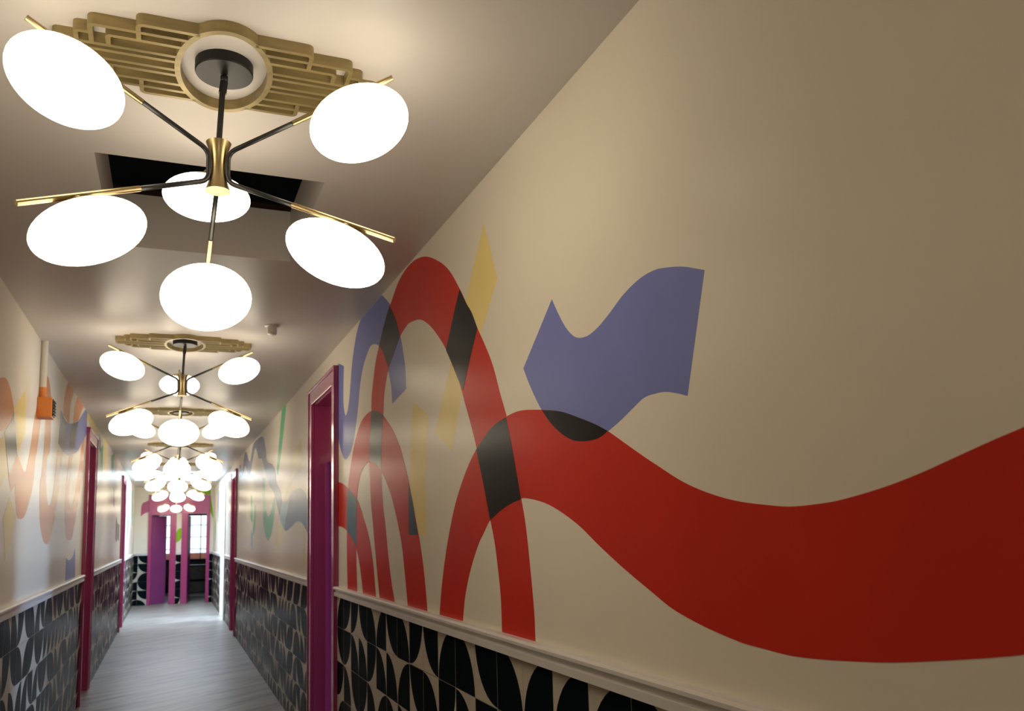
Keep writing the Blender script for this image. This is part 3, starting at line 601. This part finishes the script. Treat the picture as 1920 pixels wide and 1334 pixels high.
# ================================================================ chandeliers and medallions
HUB_T, HUB_B = -0.229, -0.365
ARM = dict(zU=-0.2548, zL=-0.3501, r0=0.0423, eu=0.3244, el=0.4105, Lu=0.473, Ll=0.490, bu=0.1815, bl=0.1875, su=0.349, sl=0.354, h=0.0833)
def make_chandelier(dx):
    root = empty('chandelier')
    S = Vector((dx, 0, 0))
    bm = bmesh.new(); lathe(bm, [(0.0, 0), (0.0765, 0), (0.0765, -0.026), (0.0745, -0.030), (0.0, -0.030)], 48, cap=False)
    bmesh.ops.remove_doubles(bm, verts=bm.verts[:], dist=1e-5)
    cp = obj('canopy', bm, MAT['plate_metal'], root)
    bm = bmesh.new(); lathe(bm, [(0.004, -0.030), (0.010, -0.034), (0.010, -0.046), (0.006, -0.052)], 16)
    obj('swivel', bm, MAT['black_metal'], cp, smooth=True)
    k = S/(-HUB_T)
    bm = bmesh.new(); tube(bm, [(0, 0, -0.05), tuple(k*0.085+Vector((0, 0, -0.085)))], 0.0105, 14); tube(bm, [tuple(k*0.085+Vector((0, 0, -0.085))), tuple(S+Vector((0, 0, HUB_T-0.004)))], 0.0078, 14)
    obj('stem', bm, MAT['black_metal'], root, smooth=False)
    bm = bmesh.new(); n = 14; prof = []
    for i in range(n+1):
        t = i/n; prof.append((0.0195+0.0135*(2*t-1)**2, HUB_B+t*(HUB_T-HUB_B)))
    lathe(bm, prof, 40, Matrix.Translation(S), cap=False)
    for rr_, zz in ((prof[0][0], HUB_B), (prof[-1][0], HUB_T)): lathe(bm, [(0.0005, zz), (rr_, zz)], 40, Matrix.Translation(S), cap=False)
    obj('hub', bm, MAT['brass'], root, smooth=True)
    A = ARM
    for kk, az in enumerate((208.3, 328.3, 92.0)):
        a = math.radians(az); d = Vector((math.cos(a), math.sin(a), 0)); up = Vector((0, 0, 1))
        ru = d*math.cos(A['eu'])+up*math.sin(A['eu']); rl = d*math.cos(A['el'])-up*math.sin(A['el'])
        ou = S+d*A['r0']+up*A['zU']; ol = S+d*A['r0']+up*A['zL']
        iu = S+d*0.0285+up*(A['zU']-0.026); il = S+d*0.0285+up*(A['zL']+0.026)
        corner_u = S+d*0.030+up*(A['zU']-0.004); corner_l = S+d*0.030+up*(A['zL']+0.005)
        def bez(p, c, q, n=7): return [(1-t)**2*p+2*t*(1-t)*c+t*t*q for t in [i/n for i in range(n+1)]]
        path = [ou+ru*A['bu'], ou+ru*0.03]+bez(ou+ru*0.012, corner_u, iu)+bez(il, corner_l, ol+rl*0.012)+[ol+rl*0.03, ol+rl*A['bl']]
        bm = bmesh.new(); tube(bm, path, 0.0066, 12)
        obj('arm', bm, MAT['black_metal'], root, smooth=True)
        for rr, oo, b, L, s in ((ru, ou, A['bu'], A['Lu'], A['su']), (rl, ol, A['bl'], A['Ll'], A['sl'])):
            bm = bmesh.new(); tube(bm, [oo+rr*b, oo+rr*L], 0.0074, 12)
            obj('brass_rod', bm, MAT['brass'], root, smooth=False)
            w_ = Vector((-d.y, d.x, 0)); nrm = rr.cross(w_)
            if nrm.z > 0: nrm = -nrm
            c = oo+rr*s+nrm*A['h']
            Mx = Matrix.Identity(4)
            for i in range(3): Mx[i][0], Mx[i][1], Mx[i][2], Mx[i][3] = rr[i], w_[i], -nrm[i], c[i]
            Rr, ht = 0.132, 0.075
            prof = [(Rr*math.sin(math.pi*i/22), -ht*math.cos(math.pi*i/22)) for i in range(23)]
            prof[0] = (0.0004, -ht); prof[-1] = (0.0004, ht)
            bm = bmesh.new(); lathe(bm, prof, 48, Mx, cap=False)
            sh = obj('shade', bm, MAT['shade'], root, smooth=True)
            bm = bmesh.new()
            cap = [(1.012*Rr*math.sin(x), 1.012*ht*math.cos(x)) for x in [math.radians(v) for v in (24, 20, 16, 12, 8, 4)]]
            lathe(bm, [(cap[0][0], cap[0][1]-0.004)]+cap+[(0.012, ht+0.001), (0.012, ht+0.006), (0.0005, ht+0.006)], 28, Mx, cap=False)
            obj('shade_cap', bm, MAT['brass'], sh, smooth=True)
    return root
def copy_tree(o, parent=None):
    c = o.copy(); C.objects.link(c); c.parent = parent
    for ch in list(o.children): copy_tree(ch, c)
    return c
def strip(bm, P, wd, z0, z1):
    """a flat bar of width wd along a 2-D path"""
    P = [Vector((p[0], p[1])) for p in P]
    Lf, Rt = [], []
    for i, p in enumerate(P):
        if i == 0: t = (P[1]-p).normalized(); m = 1
        elif i == len(P)-1: t = (p-P[i-1]).normalized(); m = 1
        else:
            t0 = (p-P[i-1]).normalized(); t1 = (P[i+1]-p).normalized(); t = (t0+t1).normalized(); m = 1/max(0.3, t.dot(t1))
        n = Vector((-t.y, t.x))*wd/2*m
        Lf.append((p+n).to_tuple()); Rt.append((p-n).to_tuple())
    prism(bm, Lf+Rt[::-1], lambda u, v, d: (u, v, d), z0, z1)
def rounded(P, r, n=5):
    out = [P[0]]
    for a, p, b in zip(P, P[1:], P[2:]):
        a, p_, b = Vector(a), Vector(p), Vector(b)
        s = p_+(a-p_).normalized()*r; e = p_+(b-p_).normalized()*r
        for i in range(n+1):
            t = i/n; out.append(tuple((1-t)**2*s+2*t*(1-t)*p_+t*t*e))
    out.append(P[-1])
    return out
def make_medallion():
    root = empty('ceiling_medallion')
    D = -0.030
    ai, bi, ao, bo = 0.113, 0.190, 0.128, 0.207
    bm = bmesh.new(); n = 72; rr = []
    for a, b, z in ((ai, bi, 0), (ao, bo, 0), (ao, bo, D), (ai, bi, D)):
        rr.append([bm.verts.new((a*math.cos(2*math.pi*i/n), b*math.sin(2*math.pi*i/n), z)) for i in range(n)])
    for p, q in zip(rr, rr[1:]+rr[:1]):
        for i in range(n): bm.faces.new((p[i], p[(i+1)%n], q[(i+1)%n], q[i]))
    obj('ring', bm, MAT['medal'], root)
    us = lambda v: 0.120*math.sqrt(max(0, 1-(v/0.2)**2))
    for su in (-1, 1):
        bm = bmesh.new(); wd = 0.0115; e = 0.0
        for sv in (-1, 1):
            F = lambda P: [(su*u, sv*v) for u, v in P]
            strip(bm, F(rounded([(us(0.165), 0.165), (0.213, 0.165), (0.213, 0.096)], 0.016)), wd, D, 0)
            strip(bm, F(rounded([(us(0.130), 0.130), (0.325, 0.130), (0.325, 0.046)], 0.016)), wd, D+0.0002, 0)
            strip(bm, F(rounded([(us(0.094), 0.094), (0.286, 0.094), (0.286, 0.046)], 0.012)), wd, D+0.0004, 0)
            strip(bm, F(rounded([(0.325, 0.092), (0.360, 0.092), (0.360, 0.046)], 0.012)), wd, D+0.0006, 0)
            strip(bm, F(rounded([(us(0.046), 0.046), (0.412, 0.046), (0.412, 0.0)], 0.012)), wd, D+0.0008, 0)
            strip(bm, F([(us(0.02), 0.020), (0.412, 0.020)]), wd, D+0.001, 0)
        obj('wing_fretwork', bm, MAT['medal'], root)
    return root
SPOT = [(0.1116, 2.2125), (0.070, 5.62), (0.085, 8.76), (0.120, 11.90), (0.150, 15.04), (0.170, 21.0), (0.13, -1.0)]
DESC = ['six-globe black and brass chandelier hanging nearest the camera', 'six-globe chandelier hanging second from the camera, beyond the ceiling hatch',
        'six-globe chandelier hanging third from the camera', 'six-globe chandelier hanging fourth from the camera',
        'six-globe chandelier hanging fifth from the camera, just before the skylight', 'six-globe chandelier farthest down the hall, beyond the skylight', 'six-globe chandelier hanging behind the viewpoint']
MDESC = ['gold art deco ceiling medallion around the nearest chandelier', 'gold art deco ceiling medallion around the second chandelier', 'gold art deco ceiling medallion around the third chandelier',
         'gold art deco ceiling medallion around the fourth chandelier', 'gold art deco ceiling medallion around the fifth chandelier', 'gold art deco ceiling medallion around the farthest chandelier', 'gold art deco ceiling medallion behind the viewpoint']
ch0 = make_chandelier(-0.011); md0 = make_medallion()
for i, (x, y) in enumerate(SPOT):
    c = ch0 if i == 0 else copy_tree(ch0)
    m = md0 if i == 0 else copy_tree(md0)
    c.location = (x, y, ZC); m.location = (x, y, ZC)
    tag(c, DESC[i], 'chandelier', 'chandeliers down the hall'); tag(m, MDESC[i], 'medallion', 'ceiling medallions')

# ================================================================ small fittings
sn = empty('ceiling_sensor', (0.563, 5.06, ZC)); tag(sn, 'small pale cylindrical sensor on the ceiling by the right wall', 'sensor')
bm = bmesh.new(); lathe(bm, [(0.0005, 0), (0.045, 0), (0.045, -0.006), (0.034, -0.010), (0.0005, -0.010)], 24, cap=False); obj('base', bm, MAT['sensor'], sn)
bm = bmesh.new(); lathe(bm, [(0.028, -0.010), (0.030, -0.045), (0.026, -0.055), (0.0005, -0.057)], 24, cap=False); obj('body', bm, MAT['sensor'], sn, smooth=True)
jb = empty('junction_box', (XL, 5.86, 2.385)); tag(jb, 'orange painted junction box with dark socket, high on the left wall', 'junction box')
boxes('box_body', [((0, -0.07, 0), (0.085, 0.07, 0.128))], MAT['orange'], jb, 0.004)
sk = boxes('socket_plate', [((0.085, -0.052, 0.010), (0.091, 0.052, 0.118))], MAT['black_metal'], jb, 0.002)
for i in range(5): boxes('terminal', [((0.091, -0.04, 0.020+i*0.02), (0.097, 0.04, 0.028+i*0.02))], MAT['plate_metal'], sk)
bm = bmesh.new(); tube(bm, [(0.022, 0.0, 0.128), (0.022, 0.0, 0.20)], 0.021, 14); obj('coupling', bm, MAT['orange'], jb, smooth=False)
bm = bmesh.new(); tube(bm, [(0.022, 0.0, 0.20), (0.022, 0.0, ZC-2.385)], 0.019, 14); obj('conduit', bm, MAT['cream_plastic'], jb, smooth=False)
